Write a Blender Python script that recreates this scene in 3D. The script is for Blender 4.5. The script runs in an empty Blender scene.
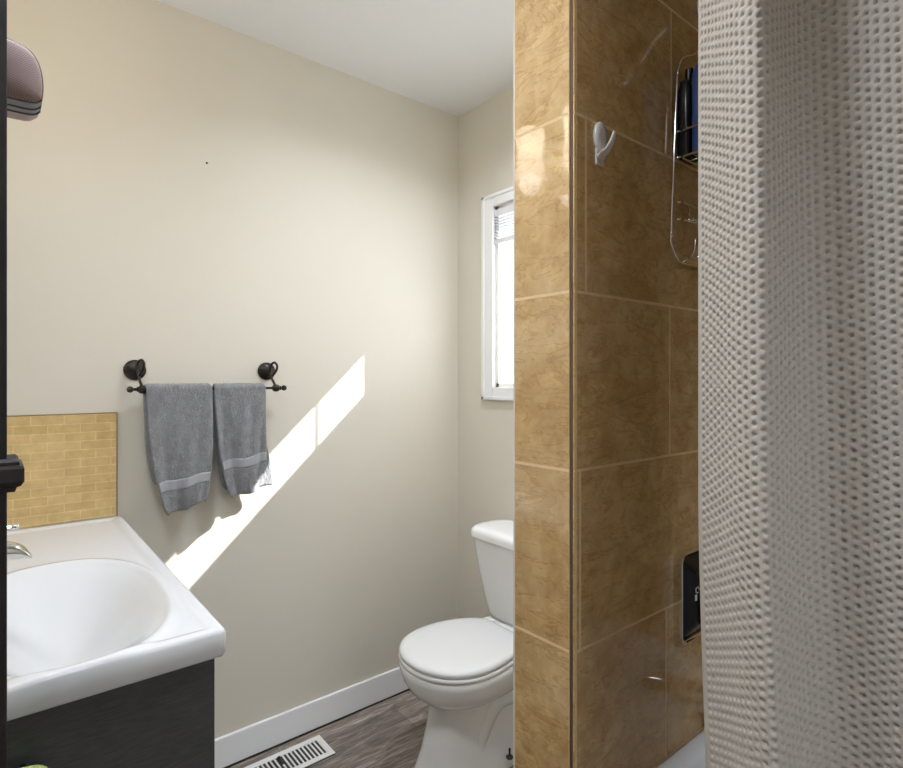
import bpy, bmesh, math, random
import numpy as np
from mathutils import Vector, Matrix

random.seed(7)
S = bpy.context.scene
COL = S.collection
R = math.radians

# ------------------------------------------------------------------ camera
TH = 50.74
cam_d = bpy.data.cameras.new('camera')
cam = bpy.data.objects.new('camera', cam_d)
COL.objects.link(cam)
cam.location = (0, 0, 1.278)
cam.rotation_euler = (R(90), 0, R(TH - 90))
cam_d.sensor_fit = 'HORIZONTAL'
cam_d.sensor_width = 36
cam_d.lens = 558.6 / 903 * 36
cam_d.shift_y = -5 / 903
cam_d.clip_start = 0.02
S.camera = cam

# ------------------------------------------------------------------ view, world, sun, added fill lights
S.view_settings.view_transform = 'Standard'
S.view_settings.look = 'None'
S.view_settings.gamma = 1
S.view_settings.use_curve_mapping = False
S.view_settings.exposure = 0.0
S.cycles.max_bounces = 10
S.cycles.diffuse_bounces = 6
S.cycles.sample_clamp_indirect = 4

w = bpy.data.worlds.new('daylight')
S.world = w
w.use_nodes = True
bg = w.node_tree.nodes['Background']
bg.inputs[0].default_value = (0.84, 0.93, 1.05, 1)
bg.inputs[1].default_value = 3.3

sun_d = bpy.data.lights.new('sun', 'SUN')
sun_d.energy = 24
sun_d.color = (1.0, 0.97, 0.93)
sun_d.angle = R(0.5)
sun = bpy.data.objects.new('sun', sun_d)
COL.objects.link(sun)
sun.location = (6, -1, 6)
sun.rotation_euler = Vector((-1.94, 1.0, -1.84)).to_track_quat('-Z', 'Y').to_euler()


def area(name, loc, direction, size, power, color=(1, 1, 1), shape='DISK', size_y=None, spread=180):
    d = bpy.data.lights.new(name, 'AREA')
    d.energy = power
    d.color = color
    d.shape = shape
    d.size = size
    d.spread = R(spread)
    if size_y:
        d.size_y = size_y
    o = bpy.data.objects.new(name, d)
    COL.objects.link(o)
    o.location = loc
    o.rotation_euler = Vector(direction).to_track_quat('-Z', 'Y').to_euler()
    return o


CEIL = 2.44
P_CEILING_FILL = 8.6
P_HALL_FILL = 19.0
P_TOILET_FILL = 9.0
P_BULB = 0.28
area('added_ceiling_fill', (0.05, 0.60, CEIL - 0.075), (0, 0, -1), 0.26, P_CEILING_FILL, (0.90, 0.97, 1.08), spread=145)  # fill light added out of view to brighten walls and sink
area('added_toilet_fill', (1.06, 1.10, CEIL - 0.03), (0, 0, -1), 0.14, P_TOILET_FILL, (0.90, 0.97, 1.08), spread=150)  # fill light added out of view to lift the toilet corner
area('added_hall_fill', (0.25, -1.75, CEIL - 0.08), (0, 0.45, -1), 0.5, P_HALL_FILL, (0.90, 0.97, 1.08))  # fill light added in the unseen hall, without a fixture


# ------------------------------------------------------------------ materials
def mat(name, color, rough=0.5, metal=0.0, spec=0.5, coat=0.0):
    m = bpy.data.materials.new(name)
    m.use_nodes = True
    p = m.node_tree.nodes['Principled BSDF']
    p.inputs['Base Color'].default_value = (*color, 1)
    p.inputs['Roughness'].default_value = rough
    p.inputs['Metallic'].default_value = metal
    p.inputs['Specular IOR Level'].default_value = spec
    p.inputs['Coat Weight'].default_value = coat
    return m


def nodes(m):
    return m.node_tree.nodes, m.node_tree.links, m.node_tree.nodes['Principled BSDF']


def coords(m, scale=(1, 1, 1), rot=(0, 0, 0)):
    n, l, _ = nodes(m)
    tc = n.new('ShaderNodeTexCoord')
    mp = n.new('ShaderNodeMapping')
    mp.inputs['Scale'].default_value = scale
    mp.inputs['Rotation'].default_value = rot
    l.new(tc.outputs['Object'], mp.inputs['Vector'])
    return mp.outputs['Vector']


def ramp(m, fac, stops):
    n, l, _ = nodes(m)
    r = n.new('ShaderNodeValToRGB')
    el = r.color_ramp.elements
    while len(el) < len(stops):
        el.new(0.5)
    for e, (p, c) in zip(el, stops):
        e.position = p
        e.color = (*c, 1)
    l.new(fac, r.inputs['Fac'])
    return r.outputs['Color']


def noise(m, vec, scale, detail=4, rough=0.55, dist=0.0, dims='3D'):
    n, l, _ = nodes(m)
    t = n.new('ShaderNodeTexNoise')
    t.noise_dimensions = dims
    t.inputs['Scale'].default_value = scale
    t.inputs['Detail'].default_value = detail
    t.inputs['Roughness'].default_value = rough
    t.inputs['Distortion'].default_value = dist
    l.new(vec, t.inputs['Vector'])
    return t


def bump(m, height, strength=0.3, dist=0.002):
    n, l, p = nodes(m)
    b = n.new('ShaderNodeBump')
    b.inputs['Strength'].default_value = strength
    b.inputs['Distance'].default_value = dist
    l.new(height, b.inputs['Height'])
    l.new(b.outputs['Normal'], p.inputs['Normal'])


def noisy(name, c1, c2, scale, rough=0.5, stretch=(1, 1, 1), bump_s=0.0, bump_d=0.001, **kw):
    m = mat(name, c1, rough, **kw)
    n, l, p = nodes(m)
    v = coords(m, stretch)
    t = noise(m, v, scale, 6)
    l.new(ramp(m, t.outputs['Fac'], [(0.3, c1), (0.7, c2)]), p.inputs['Base Color'])
    if bump_s:
        bump(m, t.outputs['Fac'], bump_s, bump_d)
    return m


M_WALL = noisy('beige_wall_paint', (0.675, 0.633, 0.548), (0.69, 0.648, 0.563), 3, 0.55, bump_s=0.0)
_n, _l, _p = nodes(M_WALL)
bump(M_WALL, noise(M_WALL, coords(M_WALL), 130, 3).outputs['Fac'], 0.12, 0.0008)
M_CEIL = noisy('white_ceiling_paint', (0.80, 0.80, 0.805), (0.81, 0.81, 0.815), 4, 0.8)
M_TRIM = mat('white_trim_paint', (0.86, 0.865, 0.875), 0.35)
M_CERAMIC = mat('white_ceramic', (0.88, 0.885, 0.89), 0.07, spec=0.55)
M_SINK = mat('white_sink_ceramic', (0.72, 0.73, 0.745), 0.10, spec=0.5)
M_SEAT = mat('white_seat_plastic', (0.75, 0.755, 0.76), 0.18)
M_TUB = mat('white_tub_enamel', (0.72, 0.74, 0.76), 0.16)
M_CHROME = mat('chrome', (0.82, 0.82, 0.82), 0.08, 1.0)
M_BRONZE = noisy('oil_rubbed_bronze', (0.018, 0.015, 0.013), (0.05, 0.04, 0.035), 60, 0.35, metal=0.7)
M_BLACK = mat('black_plastic', (0.012, 0.012, 0.013), 0.25)
M_BLUE = mat('blue_plastic', (0.045, 0.085, 0.23), 0.35)
M_GROUT = noisy('tan_grout', (0.72, 0.52, 0.29), (0.80, 0.60, 0.36), 90, 0.8)
M_DARKEDGE = mat('dark_brown_edge', (0.11, 0.065, 0.03), 0.7)
M_CAULK = mat('white_caulk', (0.75, 0.72, 0.68), 0.5)
M_MIRROR = mat('mirror_glass', (0.9, 0.9, 0.9), 0.01, 1.0)
M_FLOORSTRIP = mat('dark_floor_strip', (0.03, 0.026, 0.022), 0.8)
M_VENT = mat('white_vent_enamel', (0.80, 0.79, 0.78), 0.3)
M_DUCT = mat('dark_duct', (0.03, 0.03, 0.03), 0.7)
M_HOOK = mat('white_hook_plastic', (0.62, 0.60, 0.57), 0.25)
M_HEM = noisy('green_terry', (0.36, 0.46, 0.14), (0.50, 0.58, 0.24), 220, 0.95, bump_s=0.8, bump_d=0.003)
M_BLIND = mat('white_blind_slat', (0.72, 0.72, 0.74), 0.4)

# charcoal wood
M_CHAR = mat('charcoal_wood', (0.035, 0.033, 0.033), 0.34)
_n, _l, _p = nodes(M_CHAR)
_t = noise(M_CHAR, coords(M_CHAR, (14, 14, 160)), 3, 5)
_l.new(ramp(M_CHAR, _t.outputs['Fac'], [(0.3, (0.040, 0.040, 0.041)), (0.7, (0.070, 0.070, 0.071))]), _p.inputs['Base Color'])
bump(M_CHAR, _t.outputs['Fac'], 0.15, 0.0006)
M_DARKWOOD = noisy('espresso_wood', (0.020, 0.017, 0.017), (0.036, 0.030, 0.029), 12, 0.6, stretch=(6, 6, 0.6), spec=0.25)

# stone tile, each tile with its own piece of veining
M_TILE = mat('tan_stone_tile', (0.5, 0.36, 0.19), 0.045, spec=0.62)
_n, _l, _p = nodes(M_TILE)
_at = _n.new('ShaderNodeAttribute')
_at.attribute_name = 'tile'
_v = coords(M_TILE, (1, 1, 1), (0.5, 0.4, 0.7))
_a = noise(M_TILE, _v, 7, 9, 0.62, 1.1, '4D')
_b = noise(M_TILE, _v, 30, 8, 0.65, 0.6, '4D')
_c = noise(M_TILE, coords(M_TILE, (2.2, 2.2, 7), (0.6, 0.55, 0.3)), 3.2, 8, 0.6, 1.6, '4D')
for t in (_a, _b, _c):
    _l.new(_at.outputs['Fac'], t.inputs['W'])
_c1 = ramp(M_TILE, _a.outputs['Fac'], [(0.28, (0.53, 0.335, 0.142)), (0.5, (0.62, 0.432, 0.212)), (0.74, (0.74, 0.55, 0.31))])
_c2 = ramp(M_TILE, _b.outputs['Fac'], [(0.30, (0.74, 0.69, 0.63)), (0.62, (1.0, 1.0, 1.0))])
_c3 = ramp(M_TILE, _c.outputs['Fac'], [(0.462, (1, 1, 1)), (0.492, (0.80, 0.74, 0.66)), (0.515, (1.10, 1.09, 1.06)), (0.56, (1, 1, 1))])
def _mult(m, a, b, f=1.0):
    n, l, _ = nodes(m)
    x = n.new('ShaderNodeMix')
    x.data_type = 'RGBA'
    x.blend_type = 'MULTIPLY'
    x.inputs[0].default_value = f
    l.new(a, x.inputs[6])
    l.new(b, x.inputs[7])
    return x.outputs[2]
_l.new(_mult(M_TILE, _mult(M_TILE, _c1, _c2), _c3), _p.inputs['Base Color'])
bump(M_TILE, _a.outputs['Fac'], 0.02, 0.002)

# small brick mosaic of the splash panel (runs along X, Z)
M_SPLASH = mat('yellow_brick_mosaic', (0.5, 0.4, 0.2), 0.3)
_n, _l, _p = nodes(M_SPLASH)
_br = _n.new('ShaderNodeTexBrick')
_br.inputs['Color1'].default_value = (0.56, 0.40, 0.17, 1)
_br.inputs['Color2'].default_value = (0.66, 0.49, 0.24, 1)
_br.inputs['Mortar'].default_value = (0.72, 0.58, 0.34, 1)
_br.inputs['Scale'].default_value = 1
_br.inputs['Mortar Size'].default_value = 0.0011
_br.inputs['Mortar Smooth'].default_value = 0.3
_br.inputs['Brick Width'].default_value = 0.075
_br.inputs['Row Height'].default_value = 0.0245
_l.new(coords(M_SPLASH, (1, 1, 1), (R(-90), 0, 0)), _br.inputs['Vector'])
_t = noise(M_SPLASH, coords(M_SPLASH), 28, 6)
_l.new(_mult(M_SPLASH, _br.outputs['Color'], ramp(M_SPLASH, _t.outputs['Fac'], [(0.3, (0.82, 0.78, 0.7)), (0.7, (1.08, 1.06, 1.0))])), _p.inputs['Base Color'])
bump(M_SPLASH, _br.outputs['Fac'], 0.4, -0.001)

# plank floor, planks run along X
M_FLOOR = mat('grey_brown_plank', (0.2, 0.16, 0.12), 0.42)
_n, _l, _p = nodes(M_FLOOR)
_br = _n.new('ShaderNodeTexBrick')
_br.inputs['Color1'].default_value = (0.78, 0.78, 0.78, 1)
_br.inputs['Color2'].default_value = (1.15, 1.13, 1.1, 1)
_br.inputs['Mortar'].default_value = (0.35, 0.33, 0.32, 1)
_br.inputs['Scale'].default_value = 1
_br.inputs['Mortar Size'].default_value = 0.0009
_br.inputs['Brick Width'].default_value = 1.2
_br.inputs['Row Height'].default_value = 0.152
_br.offset = 0.37
_l.new(coords(M_FLOOR), _br.inputs['Vector'])
_g1 = noise(M_FLOOR, coords(M_FLOOR, (1.0, 7.5, 1)), 5.5, 9, 0.66, 1.3)
_g2 = noise(M_FLOOR, coords(M_FLOOR, (1, 20, 1)), 12, 6, 0.6, 0.3)
_k1 = ramp(M_FLOOR, _g1.outputs['Fac'], [(0.30, (0.085, 0.066, 0.054)), (0.46, (0.22, 0.182, 0.155)), (0.57, (0.37, 0.318, 0.28)), (0.70, (0.62, 0.56, 0.51))])
_k2 = ramp(M_FLOOR, _g2.outputs['Fac'], [(0.3, (0.72, 0.72, 0.72)), (0.65, (1.1, 1.1, 1.1))])
_l.new(_mult(M_FLOOR, _mult(M_FLOOR, _k1, _k2), _br.outputs['Color']), _p.inputs['Base Color'])
bump(M_FLOOR, _g2.outputs['Fac'], 0.15, 0.001)

# terry towels
M_TERRY = mat('grey_terry', (0.2, 0.2, 0.21), 0.95, spec=0.15)
_n, _l, _p = nodes(M_TERRY)
_t = noise(M_TERRY, coords(M_TERRY), 420, 3, 0.7)
_t2 = noise(M_TERRY, coords(M_TERRY, (1.6, 1, 1)), 38, 4)
_l.new(_mult(M_TERRY, ramp(M_TERRY, _t.outputs['Fac'], [(0.3, (0.19, 0.19, 0.20)), (0.7, (0.40, 0.40, 0.418))]),
             ramp(M_TERRY, _t2.outputs['Fac'], [(0.3, (0.82, 0.82, 0.82)), (0.7, (1.1, 1.1, 1.1))])), _p.inputs['Base Color'])
_p.inputs['Sheen Weight'].default_value = 0.3
bump(M_TERRY, _t.outputs['Fac'], 1.0, 0.004)
M_BAND = noisy('grey_woven_band', (0.30, 0.30, 0.32), (0.36, 0.36, 0.38), 300, 0.7, stretch=(1, 1, 4), bump_s=0.3)
M_CURTAIN = noisy('grey_beige_waffle_cloth', (0.475, 0.44, 0.40), (0.53, 0.495, 0.45), 160, 0.9, spec=0.15)
_n, _l, _p = nodes(M_CURTAIN)
_p.inputs['Sheen Weight'].default_value = 0.15

# mesh fabric of the zip case: a fine two-tone check
M_MESHCASE = mat('pink_mesh_fabric', (0.35, 0.25, 0.24), 0.8)
_n, _l, _p = nodes(M_MESHCASE)
_ck = _n.new('ShaderNodeTexChecker')
_ck.inputs['Scale'].default_value = 800
_ck.inputs['Color1'].default_value = (0.30, 0.20, 0.19, 1)
_ck.inputs['Color2'].default_value = (0.50, 0.38, 0.37, 1)
_l.new(coords(M_MESHCASE), _ck.inputs['Vector'])
_l.new(_ck.outputs['Color'], _p.inputs['Base Color'])
M_PINK = mat('pink_fabric', (0.52, 0.41, 0.40), 0.8)
M_ZIPGREY = mat('grey_zip_tape', (0.30, 0.31, 0.32), 0.6)
M_ZIPDARK = mat('dark_zip_teeth', (0.05, 0.06, 0.065), 0.5)


def shader(name, build):
    m = bpy.data.materials.new(name)
    m.use_nodes = True
    n, l = m.node_tree.nodes, m.node_tree.links
    n.remove(n['Principled BSDF'])
    l.new(build(n, l), n['Material Output'].inputs['Surface'])
    return m


def _clear(n, l):
    t = n.new('ShaderNodeBsdfTransparent')
    t.inputs[0].default_value = (0.95, 0.97, 0.96, 1)
    g = n.new('ShaderNodeBsdfGlossy')
    g.inputs['Roughness'].default_value = 0.02
    x = n.new('ShaderNodeMixShader')
    x.inputs[0].default_value = 0.06
    l.new(t.outputs[0], x.inputs[1])
    l.new(g.outputs[0], x.inputs[2])
    return x.outputs[0]


def _frost(n, l):
    t = n.new('ShaderNodeBsdfTranslucent')
    t.inputs[0].default_value = (0.85, 0.86, 0.86, 1)
    g = n.new('ShaderNodeBsdfDiffuse')
    g.inputs[0].default_value = (0.8, 0.8, 0.8, 1)
    x = n.new('ShaderNodeMixShader')
    x.inputs[0].default_value = 0.25
    l.new(t.outputs[0], x.inputs[1])
    l.new(g.outputs[0], x.inputs[2])
    return x.outputs[0]


def _shade(n, l):
    t = n.new('ShaderNodeBsdfTranslucent')
    t.inputs[0].default_value = (0.9, 0.85, 0.75, 1)
    e = n.new('ShaderNodeEmission')
    e.inputs[0].default_value = (1.0, 0.94, 0.82, 1)
    e.inputs[1].default_value = 3.0
    x = n.new('ShaderNodeAddShader')
    l.new(t.outputs[0], x.inputs[0])
    l.new(e.outputs[0], x.inputs[1])
    return x.outputs[0]


def _bulb(n, l):
    e = n.new('ShaderNodeEmission')
    e.inputs[0].default_value = (1.0, 0.9, 0.75, 1)
    e.inputs[1].default_value = 14
    return e.outputs[0]


def _diffuser(n, l):
    e = n.new('ShaderNodeEmission')
    e.inputs[0].default_value = (1.0, 0.95, 0.88, 1)
    e.inputs[1].default_value = 3
    return e.outputs[0]


M_CLEAR = shader('window_glass', _clear)
M_FROST = shader('frosted_glass', _frost)
M_SHADE = shader('lit_shade_glass', _shade)
M_BULB = shader('lit_bulb', _bulb)
M_DIFF = shader('fill_lamp_diffuser', _diffuser)  # glowing face of the two added ceiling fixtures


# ------------------------------------------------------------------ mesh helpers
def obj(name, bm, material, parent=None, smooth=False, angle=None, bevel=0, segs=2, mats=None, loc=None):
    me = bpy.data.meshes.new(name)
    bm.normal_update()
    bm.to_mesh(me)
    bm.free()
    o = bpy.data.objects.new(name, me)
    COL.objects.link(o)
    for m in (mats or [material]):
        me.materials.append(m)
    if smooth:
        for p in me.polygons:
            p.use_smooth = True
        if angle:
            me.set_sharp_from_angle(angle=R(angle))
    if parent:
        o.parent = parent
    if loc:
        o.location = loc
    if bevel:
        b = o.modifiers.new('bevel', 'BEVEL')
        b.width = bevel
        b.segments = segs
        b.limit_method = 'ANGLE'
        b.angle_limit = R(40)
    return o


def thing(name, label, cat, loc=(0, 0, 0), group=None, rz=0):
    o = bpy.data.objects.new(name, None)
    COL.objects.link(o)
    o.location = loc
    o.rotation_euler = (0, 0, rz)
    o['label'] = label
    o['category'] = cat
    if group:
        o['group'] = group
    return o


def tag(o, label, cat, group=None):
    o['label'] = label
    o['category'] = cat
    if group:
        o['group'] = group
    return o


def struct(o):
    o['kind'] = 'structure'
    return o


def box(bm, x0, x1, y0, y1, z0, z1):
    vs = [bm.verts.new((x, y, z)) for x in (x0, x1) for y in (y0, y1) for z in (z0, z1)]
    f = [(0, 1, 3, 2), (4, 6, 7, 5), (0, 4, 5, 1), (2, 3, 7, 6), (0, 2, 6, 4), (1, 5, 7, 3)]
    return [bm.faces.new([vs[i] for i in q]) for q in f]


def boxes(*bs):
    bm = bmesh.new()
    for b in bs:
        box(bm, *b)
    return bm


def loft(bm, rings, cap0=True, cap1=True, closed=True):
    vr = [[bm.verts.new(p) for p in r] for r in rings]
    n = len(vr[0])
    for a, b in zip(vr, vr[1:]):
        for i in range(n if closed else n - 1):
            j = (i + 1) % n
            bm.faces.new((a[i], a[j], b[j], b[i]))
    if cap0:
        bm.faces.new(list(reversed(vr[0])))
    if cap1:
        bm.faces.new(vr[-1])
    return vr


def lathe(bm, prof, center=(0, 0, 0), axis='Z', n=32, caps=(True, True)):
    cx, cy, cz = center
    rings = []
    for r, h in prof:
        ring = []
        for i in range(n):
            a = 2 * math.pi * i / n
            u, v = r * math.cos(a), r * math.sin(a)
            if axis == 'Z':
                ring.append((cx + u, cy + v, cz + h))
            elif axis == 'Y':
                ring.append((cx + u, cy + h, cz - v))
            else:
                ring.append((cx + h, cy + u, cz + v))
        rings.append(ring)
    loft(bm, rings, *caps)


def smooth_path(pts, sub=8):
    P = [Vector(p) for p in pts]
    out = []
    for i in range(len(P) - 1):
        p0 = P[i - 1] if i else P[0] * 2 - P[1]
        p1, p2 = P[i], P[i + 1]
        p3 = P[i + 2] if i + 2 < len(P) else P[-1] * 2 - P[-2]
        for k in range(sub):
            t = k / sub
            out.append(0.5 * ((2 * p1) + (-p0 + p2) * t + (2 * p0 - 5 * p1 + 4 * p2 - p3) * t * t + (-p0 + 3 * p1 - 3 * p2 + p3) * t ** 3))
    out.append(P[-1])
    return out


def tube(bm, pts, r, n=10, radii=None):
    pts = [Vector(p) for p in pts]
    t0 = (pts[1] - pts[0]).normalized()
    nrm = t0.orthogonal().normalized()
    rings = []
    for i, p in enumerate(pts):
        a = pts[max(i - 1, 0)]
        b = pts[min(i + 1, len(pts) - 1)]
        t = (b - a).normalized()
        nrm = (nrm - t * nrm.dot(t))
        if nrm.length < 1e-6:
            nrm = t.orthogonal()
        nrm.normalize()
        bn = t.cross(nrm)
        rr = radii[i] if radii else r
        rings.append([p + (nrm * math.cos(2 * math.pi * k / n) + bn * math.sin(2 * math.pi * k / n)) * rr for k in range(n)])
    loft(bm, rings)


def sphere(bm, c, r, scale=(1, 1, 1), u=16, v=10):
    m = Matrix.Translation(c) @ Matrix.Diagonal((*[r * s for s in scale], 1))
    bmesh.ops.create_uvsphere(bm, u_segments=u, v_segments=v, radius=1, matrix=m)


def super_ring(cx, cy, ax, ay, z, e=2.0, n=64, ax2=None):
    """closed outline; ax is the reach to -X, ax2 the reach to +X"""
    out = []
    for i in range(n):
        a = 2 * math.pi * i / n
        c, s = math.cos(a), math.sin(a)
        u = math.copysign(abs(c) ** (2 / e), c)
        v = math.copysign(abs(s) ** (2 / e), s)
        out.append((cx + u * (ax if u < 0 or ax2 is None else ax2), cy + v * ay, z))
    return out


def round_rect(x0, x1, y0, y1, r, n=6):
    pts = []
    for cx, cy, a0 in ((x1 - r, y1 - r, 0), (x0 + r, y1 - r, 90), (x0 + r, y0 + r, 180), (x1 - r, y0 + r, 270)):
        for k in range(n + 1):
            a = R(a0 + 90 * k / n)
            pts.append((cx + r * math.cos(a), cy + r * math.sin(a)))
    return pts


# ------------------------------------------------------------------ measured layout
XV = -0.175      # vanity wall
YT = 1.901       # towel wall
XW = 1.591       # window wall
YE = -0.93       # entry wall
PX, PY0, PY1 = 0.7627, 0.606, 0.7466   # partition end face, shower face, toilet-side face
YH = -2.3        # far end of the hall

# floor and ceiling
struct(obj('floor', boxes((XV - 0.1, XW + 0.12, YH - 0.1, YT + 0.1, -0.08, 0.0)), M_FLOOR))
struct(obj('ceiling', boxes((XV - 0.1, XW + 0.12, YH - 0.1, YT + 0.1, CEIL, CEIL + 0.08)), M_CEIL))
struct(obj('wall_left', boxes((XV - 0.1, XW + 0.12, YT, YT + 0.1, 0, CEIL)), M_WALL))
struct(obj('wall_vanity', boxes((XV - 0.1, XV, YH, YT, 0, CEIL)), M_WALL))
# window wall with its opening
WY0, WY1, WZ0, WZ1 = 0.98, 1.665, 1.245, 1.985
struct(obj('wall_back', boxes((XW, XW + 0.12, YH, WY0, 0, CEIL), (XW, XW + 0.12, WY1, YT, 0, CEIL),
                              (XW, XW + 0.12, WY0, WY1, 0, WZ0), (XW, XW + 0.12, WY0, WY1, WZ1, CEIL)), M_WALL))
# entry wall with the open doorway behind the camera
struct(obj('wall_entry', boxes((XV, -0.1, YE - 0.1, YE, 0, CEIL), (0.68, XW, YE - 0.1, YE, 0, CEIL), (-0.1, 0.68, YE - 0.1, YE, 2.06, CEIL)), M_WALL))
struct(obj('wall_hall', boxes((XV, XW, YH - 0.1, YH, 0, CEIL)), M_WALL))
struct(obj('trim_1', boxes((-0.16, -0.1, YE, YE + 0.015, 0, 2.12), (0.68, 0.74, YE, YE + 0.015, 0, 2.12), (-0.1, 0.68, YE, YE + 0.015, 2.06, 2.12)), M_TRIM))
# partition between toilet and tub (core), and the wall behind the tub
struct(obj('wall_partition', boxes((PX + 0.011, XW, PY0 + 0.011, PY1 - 0.001, 0, CEIL)), M_WALL))

# ------------------------------------------------------------------ tile cladding
ROWS = [-0.111, 0.196, 0.503, 0.810, 1.1205, 1.428, 1.734, 2.041, 2.348, CEIL + 0.2]
TILE_ID = [0]
G = 0.0018  # half a joint


def tile(bm, lay, rect, plane, tilt=0.0, depth=0.008):
    """one tile; rect=(u0,u1,z0,z1); plane maps (u,z,d) to a point, d>0 into the wall"""
    u0, u1, z0, z1 = rect
    z0, z1 = max(z0, 0.001), min(z1, CEIL - 0.001)
    if z1 - z0 < 0.01:
        return
    du, dz = random.uniform(-tilt, tilt), random.uniform(-tilt, tilt)
    uc, zc = (u0 + u1) / 2, (z0 + z1) / 2
    c = 0.0011
    front = [plane(u, z, (u - uc) * du + (z - zc) * dz) for u, z in ((u0 + c, z0 + c), (u1 - c, z0 + c), (u1 - c, z1 - c), (u0 + c, z1 - c))]
    edge = [plane(u, z, c + (u - uc) * du + (z - zc) * dz) for u, z in ((u0, z0), (u1, z0), (u1, z1), (u0, z1))]
    back = [plane(u, z, depth) for u, z in ((u0, z0), (u1, z0), (u1, z1), (u0, z1))]
    vf, ve, vb = ([bm.verts.new(p) for p in q] for q in (front, edge, back))
    fs = [bm.faces.new(vf)]
    for a, b in ((vf, ve), (ve, vb)):
        for i in range(4):
            j = (i + 1) % 4
            fs.append(bm.faces.new((a[i], b[i], b[j], a[j])))
    TILE_ID[0] += 1
    for f in fs:
        f[lay] = TILE_ID[0] * 3.71


def clad(name, plane, rows, backing, tilt):
    bm = bmesh.new()
    lay = bm.faces.layers.float.new('tile')
    for z0, z1, cuts in rows:
        for a, b in zip(cuts, cuts[1:]):
            tile(bm, lay, (a + G, b - G, z0 + G, z1 - G), plane, tilt)
    bmesh.ops.recalc_face_normals(bm, faces=bm.faces)
    for f in box(bm, *backing):
        f.material_index = 1
    return struct(obj(name, bm, None, mats=[M_TILE, M_GROUT]))


rows = [(z0, z1, [PY0 + 0.0065, PY1 - 0.0008]) for z0, z1 in zip(ROWS, ROWS[1:])]
clad('wall_partition_end_tile', lambda u, z, d: (PX + d, u, z), rows,
     (PX + 0.0002, PX + 0.011, PY0 + 0.0085, PY1 - 0.003, 0, CEIL), 0.0)
XB = 1.535  # tile face behind the tub
cut = {3: [PX + 0.008, 1.062, XB], 4: [PX + 0.008, 0.782, 1.39, XB], 5: [PX + 0.008, 1.076, XB],
       6: [PX + 0.008, 0.798, 1.408, XB], 7: [PX + 0.008, 1.081, XB], 8: [PX + 0.008, 0.79, 1.4, XB]}
rows = []
for k, (z0, z1) in enumerate(zip(ROWS, ROWS[1:])):
    rows.append((z0, z1, [PX + 0.0015] + cut.get(k + 1, [PX + 0.0085, 1.07, XB])))
clad('wall_shower_plumbing_tile', lambda u, z, d: (u, PY0 + d, z), rows,
     (PX + 0.0045, XB, PY0 + 0.0002, PY0 + 0.011, 0, CEIL), 0.0)
rows = [(z0, z1, [YE + 0.01, -0.61, 0.0, PY0 - 0.002] if k % 2 else [YE + 0.01, -0.3, 0.3, PY0 - 0.002]) for k, (z0, z1) in enumerate(zip(ROWS, ROWS[1:]))]
clad('wall_shower_back_tile', lambda u, z, d: (XB + d, u, z), rows, (XB + 0.0012, XW, YE + 0.005, PY0 - 0.001, 0, CEIL), 0.0)
# corner edge strip and the caulked outer edge
struct(obj('trim_2', boxes((PX + 0.002, PX + 0.0085, PY0 + 0.003, PY0 + 0.0082, 0, CEIL)), M_DARKEDGE))  # dark brown strip down the corner between the two tiled faces
struct(obj('trim_3', boxes((PX + 0.0003, PX + 0.012, PY1 - 0.0022, PY1 + 0.0012, 0, CEIL)), M_CAULK))

# ------------------------------------------------------------------ baseboards
def baseboard(name, x0, x1, y0, y1, side):
    h = 0.105
    o = struct(obj(name, boxes((x0, x1, y0, y1, 0.004, h)), M_TRIM, bevel=0.003))
    return o
baseboard('baseboard_left', 0.29, XW, YT - 0.013, YT, 'y')
baseboard('baseboard_back', XW - 0.013, XW, PY1, YT - 0.013, 'x')
struct(obj('trim_4', boxes((0.29, XW - 0.013, YT - 0.0155, YT - 0.0125, 0.0, 0.006)), M_FLOORSTRIP))  # thin dark strip along the foot of the left baseboard

# ------------------------------------------------------------------ window
win = bpy.data.objects.new('window_1', None)
COL.objects.link(win)
win.location = (XW, (WY0 + WY1) / 2, WZ0)
win['kind'] = 'structure'
off = -Vector(win.location)
FO = 0.064  # casing width


def wobj(name, bm, m, **k):
    bmesh.ops.translate(bm, verts=bm.verts, vec=off)
    return obj(name, bm, m, win, **k)


bm = boxes((XW - 0.014, XW, WY1, WY1 + FO, WZ0 - 0.052, WZ1 + 0.05), (XW - 0.014, XW, WY0 - FO, WY0, WZ0 - 0.052, WZ1 + 0.05),
           (XW - 0.014, XW, WY0, WY1, WZ1, WZ1 + 0.05), (XW - 0.014, XW, WY0, WY1, WZ0 - 0.052, WZ0),
           (XW - 0.019, XW - 0.013, WY1 + FO - 0.016, WY1 + FO, WZ0 - 0.052, WZ1 + 0.05), (XW - 0.019, XW - 0.013, WY0 - FO, WY0 - FO + 0.016, WZ0 - 0.052, WZ1 + 0.05),
           (XW - 0.019, XW - 0.013, WY0 - FO, WY1 + FO, WZ1 + 0.036, WZ1 + 0.05), (XW - 0.019, XW - 0.013, WY0 - FO, WY1 + FO, WZ0 - 0.052, WZ0 - 0.038))
wobj('casing', bm, M_TRIM, bevel=0.002)
gx0, gx1 = XW + 0.008, XW + 0.022
bm = boxes((gx0, gx1, 1.65, WY1, WZ0, WZ1), (gx0, gx1, WY0, WY0 + 0.015, WZ0, WZ1), (gx0, gx1, WY0, WY1, WZ0, WZ0 + 0.015),
           (gx0, gx1, WY0, WY1, WZ1 - 0.015, WZ1), (gx0 + 0.007, gx0 + 0.012, 1.540, 1.546, WZ0, WZ1))
wobj('sash_frame', bm, M_TRIM)
wobj('frosted_pane', boxes((gx0 + 0.008, gx0 + 0.011, WY0 + 0.01, 1.655, WZ0 + 0.01, 1.685)), M_FROST)
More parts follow.
